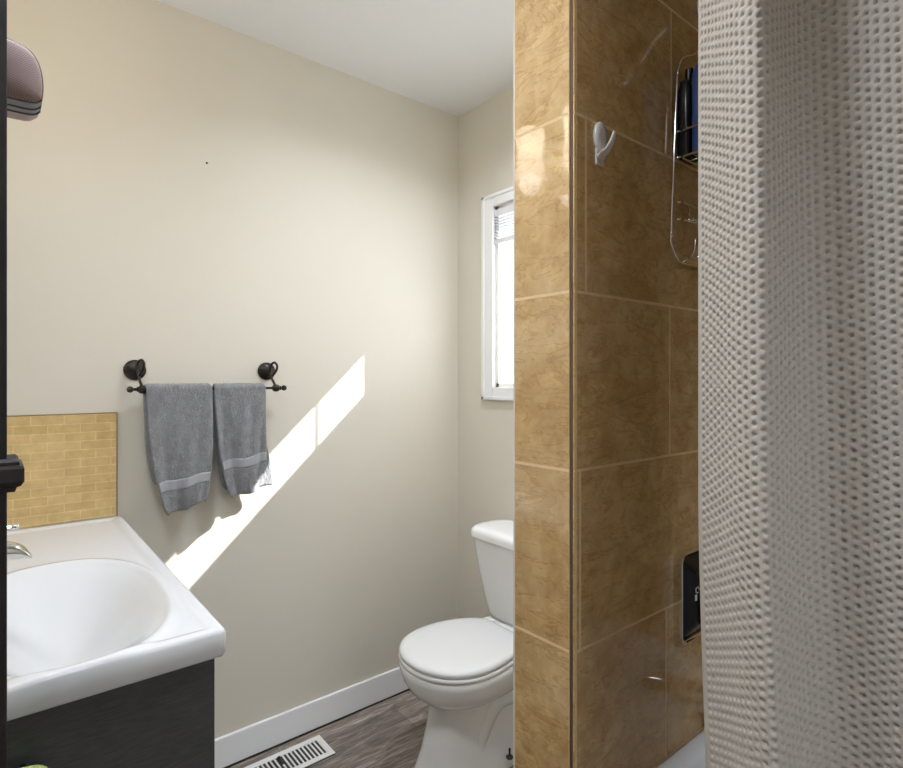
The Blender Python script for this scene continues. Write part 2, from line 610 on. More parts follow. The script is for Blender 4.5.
wobj('clear_pane', boxes((gx0 + 0.008, gx0 + 0.011, WY0 + 0.01, 1.655, 1.6855, WZ1 - 0.01)), M_CLEAR)

# raised blind stacked at the window head
bl = thing('window_blind', 'white slatted blind pulled up to the top of the small window', 'blind', (XW, 1.31, WZ1 - 0.016))
bm = boxes((-0.006, 0.006, -0.327, 0.353, -0.026, 0.0))
obj('head_rail', bm, M_BLIND, bl)
for k in range(7):
    z = -0.036 - k * 0.0122
    obj('slat', boxes((-0.006, 0.006, -0.325, 0.353, z - 0.0035, z)), M_BLIND, bl)
obj('bottom_rail', boxes((-0.006, 0.006, -0.327, 0.353, -0.139, -0.120)), M_BLIND, bl)

# ------------------------------------------------------------------ vanity
VX1, VY0, VY1, VZ = 0.2905, 0.927, YT - 0.003, 0.875
van = thing('bathroom_vanity', 'charcoal wood vanity cabinet under the white sink top', 'cabinet', (0.05, 1.41, 0))


def at(parent, bm):
    bmesh.ops.translate(bm, verts=bm.verts, vec=-Vector(parent.location))
    return bm


CX1 = 0.2745
for y0, y1 in ((VY0 + 0.012, VY0 + 0.030), (VY1 - 0.028, VY1 - 0.010)):
    obj('side_panel', at(van, boxes((XV + 0.004, CX1, y0, y1, 0.08, VZ - 0.0455))), M_CHAR, van, bevel=0.0012)
obj('back_panel', at(van, boxes((XV + 0.004, XV + 0.012, VY0 + 0.030, VY1 - 0.028, 0.08, VZ - 0.046))), M_CHAR, van)
obj('bottom_panel', at(van, boxes((XV + 0.012, CX1 - 0.022, VY0 + 0.030, VY1 - 0.028, 0.08, 0.098))), M_CHAR, van)
obj('plinth', at(van, boxes((XV + 0.01, CX1 - 0.07, VY0 + 0.03, VY1 - 0.02, 0.0, 0.08))), M_CHAR, van)
for y0, y1, hy in ((VY0 + 0.032, 1.405, 1.36), (1.411, VY1 - 0.030, 1.456)):
    d = obj('door', at(van, boxes((CX1 - 0.020, CX1 - 0.001, y0, y1, 0.10, VZ - 0.05))), M_CHAR, van, bevel=0.002)
    bm = bmesh.new()
    tube(bm, smooth_path([(CX1, hy, 0.60), (CX1 + 0.018, hy, 0.605), (CX1 + 0.02, hy, 0.66), (CX1 + 0.018, hy, 0.715), (CX1, hy, 0.72)], 6), 0.005)
    obj('handle', at(van, bm), M_BRONZE, d, smooth=True)

# sink top: a height field with raised lip, lowered deck and basin, plus skirt and underside
sx = np.linspace(XV + 0.003, VX1, 156)
sy = np.linspace(VY0, VY1, 324)
BX, BY, BA, BB = 0.097, 1.215, 0.156, 0.276


def sst(a, b, x):
    t = np.clip((x - a) / (b - a), 0, 1)
    return t * t * (3 - 2 * t)


Xg, Yg = np.meshgrid(sx, sy, indexing='ij')
e = np.minimum(np.minimum(VX1 - Xg, Yg - VY0), VY1 - Yg)
rr_ = 0.006
top = np.where(e < rr_, VZ - rr_ + np.sqrt(np.maximum(rr_ ** 2 - (rr_ - e) ** 2, 0)), VZ)
top = top - 0.0045 * sst(0.016, 0.036, e)
q = (np.abs((Xg - BX) / BA) ** 2.35 + np.abs((Yg - BY) / BB) ** 2.35) ** (1 / 2.35)
ring = 1.3 * np.exp(-((q - 1.02) / 0.055) ** 2)
top = top + 0.0030 * ring
bowl = np.where(q < 1.0, 0.110 * (1 - np.clip(q, 0, 1) ** 2.0) ** 1.5, 0)
top = top - bowl
# round the outer corners in plan
cr = 0.010
for ys, sg in ((VY0, 1), (VY1, -1)):
    cxn, cyn = VX1 - cr, ys + sg * cr
    dx, dy = Xg - cxn, (Yg - cyn) * -sg
    msk = (dx > 0) & (dy > 0)
    mx = np.maximum(dx, dy)
    ln = np.hypot(dx, dy) + 1e-9
    f = np.where(msk, mx / ln, 1)
    Xg = np.where(msk, cxn + dx * f, Xg)
    Yg = np.where(msk, cyn - sg * dy * f, Yg)
bm = bmesh.new()
nx, ny = Xg.shape
V = [[bm.verts.new((Xg[i, j], Yg[i, j], top[i, j])) for j in range(ny)] for i in range(nx)]
for i in range(nx - 1):
    for j in range(ny - 1):
        bm.faces.new((V[i][j], V[i + 1][j], V[i + 1][j + 1], V[i][j + 1]))
rim = [V[i][0] for i in range(nx)] + [V[nx - 1][j] for j in range(1, ny)] + [V[i][ny - 1] for i in range(nx - 2, -1, -1)] + [V[0][j] for j in range(ny - 2, 0, -1)]
under = np.minimum(VZ - 0.0445, top - 0.009)
inx = np.minimum(Xg, VX1 - 0.006)
iny = np.maximum(Yg, VY0 + 0.006)
U_ = [[bm.verts.new((inx[i, j], iny[i, j], under[i, j])) for j in range(ny)] for i in range(nx)]
for i in range(nx - 1):
    for j in range(ny - 1):
        bm.faces.new((U_[i][j], U_[i][j + 1], U_[i + 1][j + 1], U_[i + 1][j]))
low2 = [U_[i][0] for i in range(nx)] + [U_[nx - 1][j] for j in range(1, ny)] + [U_[i][ny - 1] for i in range(nx - 2, -1, -1)] + [U_[0][j] for j in range(ny - 2, 0, -1)]
low1 = [bm.verts.new((v.co.x, v.co.y, VZ - 0.038)) for v in rim]
for a, b in ((rim, low1), (low1, low2)):
    for i in range(len(a)):
        j = (i + 1) % len(a)
        bm.faces.new((a[j], a[i], b[i], b[j]))
bmesh.ops.recalc_face_normals(bm, faces=bm.faces)
sink = obj('vanity_sink', bm, M_SINK, smooth=True, angle=50)
tag(sink, 'glossy white ceramic sink top with an oval basin on the dark vanity', 'sink')
bm = bmesh.new()
lathe(bm, [(0.0, 0.002), (0.012, 0.003), (0.021, 0.002), (0.023, 0.0)], (BX - 0.02, BY - 0.065, VZ - 0.1060), caps=(False, True))
obj('drain', bm, M_CHROME, sink, smooth=True)

# faucet
fa = thing('basin_faucet', 'chrome single-lever faucet reaching over the white basin', 'faucet', (-0.105, 1.215, VZ - 0.0043))
bm = bmesh.new()
lathe(bm, [(0.030, 0), (0.030, 0.006), (0.024, 0.010), (0.023, 0.12), (0.020, 0.126)], (0, 0, 0))
obj('body', bm, M_CHROME, fa, smooth=True, angle=40)
bm = bmesh.new()
rings = []
for t in np.linspace(0, 1, 40):
    x = 0.005 + 0.150 * t
    z_lo = 0.097 + 0.004 * math.sin(t * 3.1)
    z_hi = z_lo + 0.003 + 0.029 * (1 - t ** 11)
    zc, hh = (z_lo + z_hi) / 2, (z_hi - z_lo) / 2
    ww = 0.019 - 0.003 * t
    rings.append([(x, ww * math.copysign(abs(math.cos(a)) ** 0.7, math.cos(a)), zc + hh * math.copysign(abs(math.sin(a)) ** 0.8, math.sin(a))) for a in np.linspace(0, 2 * math.pi, 20, endpoint=False)])
loft(bm, rings)
obj('spout', bm, M_CHROME, fa, smooth=True, angle=50)
bm = bmesh.new()
tube(bm, smooth_path([(-0.005, 0, 0.125), (0.02, 0, 0.137), (0.07, 0, 0.149), (0.137, 0, 0.154)], 6), 0.007, radii=[0.012 - 0.007 * (i / 18) for i in range(19)])
obj('lever', bm, M_CHROME, fa, smooth=True)

# splash panel on the towel wall
sp = obj('splash_panel', boxes((XV + 0.002, 0.2755, YT - 0.0105, YT, VZ + 0.001, 1.178)), M_SPLASH, bevel=0.001)
tag(sp, 'panel of small yellow brick tiles on the wall above the sink end', 'tile panel')
obj('edge_strip', boxes((0.2757, 0.279, YT - 0.012, YT, VZ + 0.001, 1.180), (XV + 0.002, 0.2757, YT - 0.012, YT, 1.1785, 1.1805)), noisy('tan_edge', (0.30, 0.21, 0.10), (0.36, 0.25, 0.13), 30, 0.4), sp)

# green towel folded over a small bar on the vanity end
gb = thing('vanity_towel_bar', 'small dark bar on the vanity end holding a green towel', 'towel bar', (0, VY0 + 0.012, 0.7595))
bm = bmesh.new()
tube(bm, [(-0.10, -0.03, 0), (0.034, -0.03, 0)], 0.005)
tube(bm, [(-0.09, 0, 0), (-0.09, -0.03, 0)], 0.005)
tube(bm, [(0.028, 0, 0), (0.028, -0.03, 0)], 0.005)
obj('bar', bm, M_BLACK, gb, smooth=True)
bm = bmesh.new()
prof = []
for k in range(15):
    a = math.pi * k / 14
    prof.append((math.cos(a), math.sin(a)))
ringsg = []
for x in np.linspace(-0.075, 0.054, 24):
    out, inn = [], []
    wv = 0.0015 * math.sin(x * 90)
    s = 1 - 0.25 * max(0, (x - 0.042) / 0.012) ** 2
    ro, ri = 0.0185 * s, 0.0065
    o_ = [(x, -0.03 - ro + wv, -0.24)] + [(x, -0.03 - ro * c, ro * sn) for c, sn in prof] + [(x, -0.03 + 0.0155, -0.20)]
    i_ = [(x, -0.03 + 0.0068, -0.20)] + [(x, -0.03 + ri * c, ri * sn) for c, sn in prof] + [(x, -0.03 - 0.0075 + wv, -0.24)]
    sag = 0.0085 * max(0.0, (x + 0.005) / 0.055) ** 1.6
    ringsg.append([(a_, b_, c_ - sag) for a_, b_, c_ in o_ + i_])
loft(bm, ringsg)
bmesh.ops.recalc_face_normals(bm, faces=bm.faces)
gt = obj('hand_towel', bm, M_HEM, smooth=True, loc=(0, VY0 + 0.012, 0.7595))
tag(gt, 'lime green hand towel hanging against the dark vanity end', 'towel')

# ------------------------------------------------------------------ mirror and vanity light on the vanity wall
mi = thing('vanity_mirror', 'wide frameless wall mirror over the sink', 'mirror', (XV, 1.27, 1.0))
obj('glass', boxes((0.001, 0.006, -0.45, 0.45, 0, 0.985)), M_MIRROR, mi, bevel=0.001)
for dy in (-0.285, 0.285):
    obj('clip', boxes((0, 0.010, dy - 0.015, dy + 0.015, 0.975, 0.995)), M_CHROME, mi)
vl = thing('vanity_light', 'three-shade vanity lamp on the wall over the mirror', 'lamp', (XV, 1.227, 2.235))
obj('back_bar', boxes((0.0, 0.022, -0.31, 0.31, -0.03, 0.03)), M_BRONZE, vl, bevel=0.006)
for dy in (-0.229, 0.0, 0.229):
    bm = bmesh.new()
    tube(bm, smooth_path([(0.02, dy, 0), (0.08, dy, 0.012), (0.125, dy, 0.008), (0.125, dy, -0.012)], 6), 0.008)
    lathe(bm, [(0.024, -0.035), (0.026, -0.012), (0.012, -0.004)], (0.125, dy, 0))
    arm = obj('arm', bm, M_BRONZE, vl, smooth=True, angle=50)
    bm = bmesh.new()
    lathe(bm, [(0.026, -0.012), (0.054, -0.018), (0.056, -0.035), (0.050, -0.075), (0.047, -0.105), (0.051, -0.145), (0.060, -0.185), (0.063, -0.2)], (0.125, dy, 0), caps=(False, False), n=36)
    obj('shade', bm, M_SHADE, vl, smooth=True)
    bm = bmesh.new()
    sphere(bm, (0.125, dy, -0.095), 0.028)
    lathe(bm, [(0.014, -0.05), (0.014, -0.075)], (0.125, dy, 0))
    obj('bulb', bm, M_BULB, vl, smooth=True)
    ld = bpy.data.lights.new('bulb_light', 'POINT')
    ld.energy = P_BULB
    ld.color = (1.0, 0.985, 0.96)
    ld.shadow_soft_size = 0.042
    lo = bpy.data.objects.new('bulb_light', ld)
    COL.objects.link(lo)
    lo.location = (XV + 0.125, 1.227 + dy, 2.235 - 0.215)

cl = thing('added_ceiling_light', 'added unseen round fill lamp on the bathroom ceiling', 'lamp', (0.05, 0.60, CEIL))  # made-up fixture around the added ceiling fill light
bm = bmesh.new()
lathe(bm, [(0.155, 0.0), (0.155, -0.03), (0.145, -0.03)], n=40)
obj('base', bm, M_TRIM, cl, smooth=True, angle=40)
bm = bmesh.new()
lathe(bm, [(0.144, -0.03), (0.142, -0.045), (0.12, -0.058), (0.0005, -0.066)], n=40)
obj('diffuser', bm, M_DIFF, cl, smooth=True)

fl = thing('added_fan_light', 'added unseen ceiling fan grille with a fill lamp above the toilet', 'fan', (1.06, 1.10, CEIL))  # made-up fixture around the fill light over the toilet
obj('grille', boxes((-0.11, 0.11, -0.11, -0.08, -0.022, 0), (-0.11, 0.11, 0.08, 0.11, -0.022, 0), (-0.11, -0.08, -0.08, 0.08, -0.022, 0), (0.08, 0.11, -0.08, 0.08, -0.022, 0)), M_TRIM, fl, bevel=0.003)
obj('diffuser', boxes((-0.079, 0.079, -0.079, 0.079, -0.018, -0.004)), M_DIFF, fl)

# ------------------------------------------------------------------ tall dark cabinet at the left edge, with its zip case
KX, KY0, KY1 = 0.0092, 0.70, 0.735
tc = thing('upright_panel', 'tall upright dark wood panel with a moulded rail beside the white sink', 'panel', (-0.08, 0.717, 0))
obj('body', at(tc, boxes((XV + 0.002, KX, KY0, KY1, 0.0, 2.2))), M_DARKWOOD, tc, bevel=0.002)
bm = bmesh.new()
prf = [(0.0, 1.167), (0.004, 1.1675), (0.0055, 1.172), (0.0085, 1.1735), (0.0112, 1.178), (0.0112, 1.1905), (0.0100, 1.193), (0.0075, 1.1935), (0.0075, 1.197), (0.005, 1.1995), (0.0, 1.1995)]
ringsm = []
for p, z in prf:
    e_ = 0.002 + p
    ringsm.append([(XV + 0.002, KY0 - e_, z), (KX + e_, KY0 - e_, z), (KX + e_, KY1 + e_, z), (XV + 0.002, KY1 + e_, z)])
loft(bm, ringsm)
bmesh.ops.recalc_face_normals(bm, faces=bm.faces)
obj('moulding', at(tc, bm), M_DARKWOOD, tc)

zc = thing('zip_case', 'pink mesh zip case with grey zip bands against the beige wall', 'case', (-0.04, KY1 + 0.004, 1.571))
CASE = [(0.0785, 0.006), (0.0795, 0.019), (0.078, 0.035), (0.074, 0.047), (0.067, 0.055), (0.0567, 0.0585), (0.0465, 0.0605), (0.03, 0.0625), (0, 0.064), (-0.03, 0.063), (-0.055, 0.055), (-0.066, 0.04),
        (-0.068, 0.02), (-0.06, 0.004), (-0.045, 0.0), (0, 0.0), (0.04, 0.0), (0.062, 0.0), (0.073, 0.0015)]
CASE = [(p.x, p.y) for p in smooth_path([(a_, b_, 0) for a_, b_ in CASE + CASE[:1]], 5)][:-1]


def case_part(prof_, m, name, parent):
    """prof_: (depth from the cabinet, inset of the outline)"""
    b_ = bmesh.new()
    rings_ = []
    cx_, cz_ = 0.006, 0.031
    for y_, ins in prof_:
        rings_.append([(cx_ + (px_ - cx_) * (1 - ins / 0.073), y_, cz_ + (pz_ - cz_) * (1 - ins / 0.032)) for px_, pz_ in CASE])
    loft(b_, rings_)
    bmesh.ops.recalc_face_normals(b_, faces=b_.faces)
    return obj(name, b_, m, parent, smooth=True, angle=60)


case_part([(-0.0035, 0.020), (-0.0025, 0.008), (-0.001, 0.003), (0.0, 0.0008), (0.001, 0.0)], M_MESHCASE, 'mesh_panel', zc)
zb = case_part([(0.0008, 0.0006), (0.0015, 0.0), (0.039, 0.0), (0.040, 0.0006)], M_ZIPGREY, 'zip_band', zc)
for y_ in (0.0025, 0.0215, 0.0365):
    case_part([(y_ - 0.0017, 0.0005), (y_ - 0.0012, -0.0009), (y_ + 0.0012, -0.0009), (y_ + 0.0017, 0.0005)], M_ZIPDARK, 'zip_tooth_line', zb)
case_part([(0.0395, 0.0004), (0.056, 0.0008), (0.068, 0.003), (0.079, 0.009), (0.083, 0.018)], M_PINK, 'back_panel', zc)
bm = bmesh.new()
tube(bm, smooth_path([(-0.03, 0.012, 0.060), (-0.03, 0.004, 0.08), (-0.03, -0.0008, 0.11)], 4), 0.0028)
obj('hanging_loop', bm, M_ZIPGREY, zc)

# ------------------------------------------------------------------ towel bar and towels
BY_, BZ = YT - 0.060, 1.2475
tb = thing('towel_bar', 'dark bronze towel bar with scrolled posts on the beige wall', 'towel bar', (0.53, YT, BZ))
bm = bmesh.new()
tube(bm, [(0.305, BY_, BZ), (0.762, BY_, BZ)], 0.0042, 12)
obj('bar', at(tb, bm), M_BRONZE, tb, smooth=True)
for x, sg in ((0.303, -1), (0.765, 1)):
    bm = bmesh.new()
    sphere(bm, (x, BY_, BZ), 0.0095)
    lathe(bm, [(0.004, 0), (0.0075, 0.002), (0.0075, 0.004), (0.004, 0.006)], (x - sg * 0.016, BY_, BZ), 'X', 16)
    obj('finial', at(tb, bm), M_BRONZE, tb, smooth=True)
for x in (0.335, 0.737):
    xr = x - 0.010
    bm = bmesh.new()
    lathe(bm, [(0.0305, 0.0), (0.0305, -0.004), (0.027, -0.008), (0.018, -0.013), (0.008, -0.016), (0.0005, -0.017)], (xr, YT - 0.0002, 1.305), 'Y', 32)
    bmesh.ops.recalc_face_normals(bm, faces=bm.faces)
    obj('rosette', at(tb, bm), M_BRONZE, tb, smooth=True, angle=45)
    bm = bmesh.new()
    arm_pts = [(0, -0.012, 0), (0.004, -0.030, -0.018), (0.012, -0.055, 0.0), (0.014, -0.060, 0.018), (0.009, -0.048, 0.029), (0.003, -0.034, 0.020), (0.002, -0.028, 0.0), (0.005, -0.038, -0.026)]
    tube(bm, smooth_path([(xr + a_, YT + b_, 1.305 + c_) for a_, b_, c_ in arm_pts] + [(xr + 0.010, BY_, BZ + 0.004)], 8), 0.0040, 10)
    obj('scroll_arm', at(tb, bm), M_BRONZE, tb, smooth=True)
    bm = bmesh.new()
    lathe(bm, [(0.006, -0.012), (0.0115, -0.008), (0.0125, 0.0), (0.0115, 0.008), (0.006, 0.012)], (xr + 0.010, BY_, BZ), 'X', 20)
    obj('collar', at(tb, bm), M_BRONZE, tb, smooth=True)


def hanging_towel(label, front, back, seed, band):
    """front/back: (top x0, top x1, bottom x0, bottom x1, bottom z at x0, bottom z at x1)"""
    rnd = random.Random(seed)
    ph = [rnd.uniform(0, 6.28) for _ in range(6)]
    NU, NF, NA, NB = 96, 110, 12, 80
    Rr = 0.0112

    def pos(u, s, lay_off=0.0):
        """s in [0,1] front bottom to top, [1,2] over the bar, [2,3] down the back"""
        if s <= 1:
            f, t = front, 1 - s
        elif s >= 2:
            f, t = back, s - 2
        else:
            f, t = None, 0
        if f is None:
            a = s - 1
            x = (front[0] + (front[1] - front[0]) * u) * (1 - a) + (back[0] + (back[1] - back[0]) * u) * a
            ang = math.pi * a
            r2 = Rr + lay_off
            return Vector((x, BY_ - r2 * math.cos(ang), BZ + r2 * math.sin(ang)))
        xt = f[0] + (f[1] - f[0]) * u
        xb = f[2] + (f[3] - f[2]) * u
        tt = t ** 1.9
        x = xt + (xb - xt) * tt
        zb_ = f[4] + (f[5] - f[4]) * u
        z = BZ + (zb_ - BZ) * t
        wv = 0.010 * t * math.sin(u * 6.5 + ph[0] + t * 1.2) + 0.005 * min(1, t * 3) * math.sin(u * 11 + ph[1] - t * 2) + 0.0025 * math.sin(u * 23 + ph[2] + t * 7) * min(1, t * 4)
        x += 0.003 * math.sin(t * 7 + ph[3]) * (1 if u > 0.5 else -1) * t
        edge = 1 - abs(2 * u - 1) ** 6
        if s <= 1:
            y = BY_ - Rr - lay_off - 0.012 * t - wv * 0.9
        else:
            y = min(BY_ + Rr + lay_off - 0.004 * t + abs(wv) * 0.5, YT - 0.012)
        z -= 0.004 * math.sin(u * 9 + ph[4]) * t
        # round the lower corners
        if t > 0.94:
            k = (t - 0.94) / 0.06
            x += (0.5 - u) * abs(2 * u - 1) ** 8 * 0.02 * k * k
        return Vector((x, y, z))

    ss = [i / NF for i in range(NF)] + [1 + i / NA for i in range(NA)] + [2 + i / NB for i in range(NB + 1)]
    T = 0.0055
    b = bmesh.new()

    def surf(u, s):
        p = pos(u, s)
        du = pos(min(u + 0.01, 1), s) - pos(max(u - 0.01, 0), s)
        ds = pos(u, min(s + 0.01, 3)) - pos(u, max(s - 0.01, 0))
        n_ = ds.cross(du)
        n_.normalize()
        return p, n_

    outr, innr = [], []
    for s in ss:
        ro, ri = [], []
        for i in range(NU + 1):
            u = i / NU
            p, n_ = surf(u, s)
            ef = min(1, min(u, 1 - u) / 0.05, s / 0.025 if s < 1 else 1, (3 - s) / 0.025 if s > 2 else 1)
            th = T * (0.45 + 0.55 * math.sqrt(max(0, 1 - (1 - ef) ** 2)))
            if band[0] < s < band[1]:
                th *= 0.7
            th *= 1 + 0.26 * rnd.uniform(-1, 1)
            ro.append(b.verts.new(p + n_ * th))
            ri.append(b.verts.new(p - n_ * th))
        outr.append(ro)
        innr.append(ri)
    for i in range(len(ss) - 1):
        for j in range(NU):
            b.faces.new((outr[i][j], outr[i][j + 1], outr[i + 1][j + 1], outr[i + 1][j]))
            b.faces.new((innr[i][j], innr[i + 1][j], innr[i + 1][j + 1], innr[i][j + 1]))
        b.faces.new((outr[i][0], outr[i + 1][0], innr[i + 1][0], innr[i][0]))
        b.faces.new((outr[i][NU], innr[i][NU], innr[i + 1][NU], outr[i + 1][NU]))
    for j in range(NU):
        b.faces.new((outr[0][j], innr[0][j], innr[0][j + 1], outr[0][j + 1]))
        b.faces.new((outr[-1][j], outr[-1][j + 1], innr[-1][j + 1], innr[-1][j]))
    bmesh.ops.recalc_face_normals(b, faces=b.faces)
    o = obj('hand_towel', b, M_TERRY, smooth=True)
    tag(o, label, 'towel', 'grey hand towels on the bronze bar')
    # woven border band
    b = bmesh.new()
    rows_ = []
    for s in np.linspace(band[0], band[1], 6):
        row = []
        for i in range(NU + 1):
            u = 0.012 + 0.976 * i / NU
            p, n_ = surf(u, s)
            # outward is the side away from the wall
            row.append(b.verts.new(p + (n_ if n_.y < 0 else -n_) * (T * 0.86)))
        rows_.append(row)
    for a, c in zip(rows_, rows_[1:]):
        for j in range(NU):
            b.faces.new((a[j], a[j + 1], c[j + 1], c[j]))
    bb_ = obj('border_band', b, M_BAND, o, smooth=True)
    sd = bb_.modifiers.new('thick', 'SOLIDIFY')
    sd.thickness = 0.0012
    sd.offset = 0
    return o


hanging_towel('grey hand towel on the bronze bar, the one nearer the sink', (0.343, 0.527, 0.388, 0.514, 0.872, 0.902), (0.338, 0.52, 0.362, 0.49, 0.96, 0.965), 3, (0.17, 0.26))
hanging_towel('grey hand towel on the bronze bar, partly lit by the sun patch', (0.533, 0.697, 0.578, 0.694, 0.897, 0.925), (0.534, 0.692, 0.565, 0.735, 0.92, 0.915), 11, (0.25, 0.345))

# tiny screw in the wall
bm = bmesh.new()
lathe(bm, [(0.0034, 0.0), (0.0034, -0.0012), (0.0018, -0.003), (0.0004, -0.0032)], (0.531, YT, 1.977), 'Y', 14)
bmesh.ops.recalc_face_normals(bm, faces=bm.faces)
tag(obj('wall_screw', bm, M_BRONZE, smooth=True), 'tiny dark screw left in the bare beige wall', 'screw')

# ------------------------------------------------------------------ floor vent
VN = 0.301
ve = thing('floor_vent', 'white slotted metal floor vent beside the baseboard', 'vent', (0.748, 1.7855, 0.0))
bm = bmesh.new()
h0, h1 = 0.0, 0.0055
hw, hl = 0.0615, VN / 2
sl0, sl1 = -0.041, 0.041
slots = []
nS = 19
pitch = 0.268 / nS
bars = [(-hl, -0.134)]
x = -0.134
for k in range(nS):
    bars.append((x + pitch * 0.62, x + pitch * 1.0 + 0.0001))
    x += pitch
bars.append((x, hl))
for a, c in bars:
    box(bm, a, c, sl0, sl1, 0.0022, h1)
box(bm, -hl, hl, -hw, sl0, 0.0022, h1)
box(bm, -hl, hl, sl1, hw, 0.0022, h1)
obj('face_plate', bm, M_VENT, ve, bevel=0.0006)
rings = [[(px, py, z) for px, py in round_rect(-hl - ex, hl + ex, -hw - ex, hw + ex, 0.002, 3)] for ex, z in ((0.0015, 0.0), (0.0008, 0.002))]
bm = bmesh.new()
loft(bm, rings)
obj('duct', bm, M_DUCT, ve)
bm = boxes((-0.014, -0.004, -0.006, 0.040, h1 - 0.001, h1 + 0.001))
sphere(bm, (-0.009, 0.034, h1 + 0.002), 0.004)
obj('damper_lever', bm, M_BLACK, ve)

# ------------------------------------------------------------------ toilet (faces -X)
TY = 1.407
to = thing('toilet', 'white two-piece toilet with a closed round lid in the corner under the window', 'toilet', (1.28, TY, 0))


def tl(bm):
    return at(to, bm)


# bowl with pedestal: (z, front x, back x, half width, exponent)
prof_b = [(0.0, 1.028, 1.50, 0.106, 3.0), (0.012, 1.026, 1.50, 0.107, 3.0), (0.03, 1.034, 1.50, 0.102, 3.0), (0.09, 1.055, 1.49, 0.094, 2.9), (0.17, 1.075, 1.47, 0.089, 2.8), (0.232, 1.085, 1.46, 0.088, 2.7), (0.244, 1.084, 1.46, 0.092, 2.6),
          (0.251, 1.068, 1.46, 0.107, 2.4), (0.266, 1.044, 1.46, 0.131, 2.3), (0.29, 1.014, 1.455, 0.155, 2.2), (0.32, 0.996, 1.45, 0.170, 2.15), (0.350, 0.986, 1.45, 0.179, 2.1), (0.368, 0.984, 1.45, 0.181, 2.1), (0.374, 0.988, 1.448, 0.178, 2.1)]
bm = bmesh.new()
rings = []
for z, xf, xb, hw_, ee in prof_b:
    cx = xf + min(0.185, (xb - xf) * 0.45)
    rings.append(super_ring(cx, TY, cx - xf, hw_, z, ee, 72, xb - cx))
loft(bm, rings)
# rear shelf that carries the tank
rings = [[(a, b_, z) for a, b_ in round_rect(1.33 + i * 0.006, 1.56 - i * 0.004, TY - 0.135 + i * 0.02, TY + 0.135 - i * 0.02, 0.04)] for i, z in ((5, 0.24), (1, 0.30), (0, 0.36), (0, 0.384), (1, 0.388))]
loft(bm, rings)
bmesh.ops.recalc_face_normals(bm, faces=bm.faces)
bowl_o = obj('bowl', tl(bm), M_CERAMIC, to, smooth=True, angle=60)
# trapway bulge on the side toward the tub
bm = bmesh.new()
for sg in (-1, 1):
    tube(bm, smooth_path([(1.19, TY + sg * 0.050, 0.05), (1.22, TY + sg * 0.055, 0.15), (1.29, TY + sg * 0.058, 0.22), (1.39, TY + sg * 0.058, 0.20), (1.44, TY + sg * 0.055, 0.10)], 8), 0.042, 20)
obj('trapway', tl(bm), M_CERAMIC, to, smooth=True)
SX, SR, SW = 1.165, 0.182, 0.181
def seat_ring(z, k=0.0):
    pts = super_ring(SX, TY, SR - k, SW - k, z, 2.12, 96, 0.245 - k)
    return [(min(x_, SX + 0.222 - k), y_, z_) for x_, y_, z_ in pts]
bm = bmesh.new()
loft(bm, [seat_ring(0.3745, 0.008), seat_ring(0.376, 0.002), seat_ring(0.383, 0.0), seat_ring(0.389, 0.002), seat_ring(0.391, 0.007)])
bmesh.ops.recalc_face_normals(bm, faces=bm.faces)
obj('seat', tl(bm), M_SEAT, to, smooth=True, angle=60)
bm = bmesh.new()
loft(bm, [seat_ring(0.3925, 0.009), seat_ring(0.3935, 0.004), seat_ring(0.400, 0.002), seat_ring(0.406, 0.004), seat_ring(0.4105, 0.010), seat_ring(0.413, 0.020), seat_ring(0.4145, 0.04), seat_ring(0.4155, 0.09)])
bmesh.ops.recalc_face_normals(bm, faces=bm.faces)
obj('lid', tl(bm), M_SEAT, to, smooth=True, angle=60)
for sg in (-1, 1):
    bm = bmesh.new()
    tube(bm, [(1.394, TY + sg * 0.075 - 0.02, 0.398), (1.394, TY + sg * 0.075 + 0.02, 0.398)], 0.009, 14)
    obj('hinge', tl(bm), M_SEAT, to, smooth=True, angle=60)
# tank
bm = bmesh.new()
tank_prof = [(0.386, 1.452, 0.135), (0.392, 1.436, 0.150), (0.41, 1.428, 0.158), (0.47, 1.418, 0.170), (0.56, 1.408, 0.187), (0.64, 1.400, 0.200), (0.681, 1.397, 0.204)]
rings = [[(a, b_, z) for a, b_ in round_rect(xf, 1.572, TY - hw_, TY + hw_, 0.055, 10)] for z, xf, hw_ in tank_prof]
loft(bm, rings)
bmesh.ops.recalc_face_normals(bm, faces=bm.faces)
obj('tank', tl(bm), M_CERAMIC, to, smooth=True, angle=60)
bm = bmesh.new()
lid_prof = [(0.682, 1.394, 0.208), (0.685, 1.388, 0.213), (0.702, 1.388, 0.213), (0.712, 1.391, 0.210), (0.719, 1.399, 0.202), (0.722, 1.414, 0.188), (0.723, 1.44, 0.16)]
rings = [[(a, b_, z) for a, b_ in round_rect(xf, 1.578, TY - hw_, TY + hw_, 0.06, 10)] for z, xf, hw_ in lid_prof]
loft(bm, rings)
bmesh.ops.recalc_face_normals(bm, faces=bm.faces)
obj('tank_lid', tl(bm), M_CERAMIC, to, smooth=True, angle=60)
bm = bmesh.new()
lathe(bm, [(0.012, 0.0), (0.012, 0.004), (0.006, 0.008), (0.0035, 0.010), (0.0035, 0.03), (0.0005, 0.031)], (1.303, TY - 0.113, 0.040), n=14)
o = obj('floor_bolt', tl(bm), M_BLACK, to, smooth=True, angle=40)
o['label'] = 'black bolt at the toilet foot'

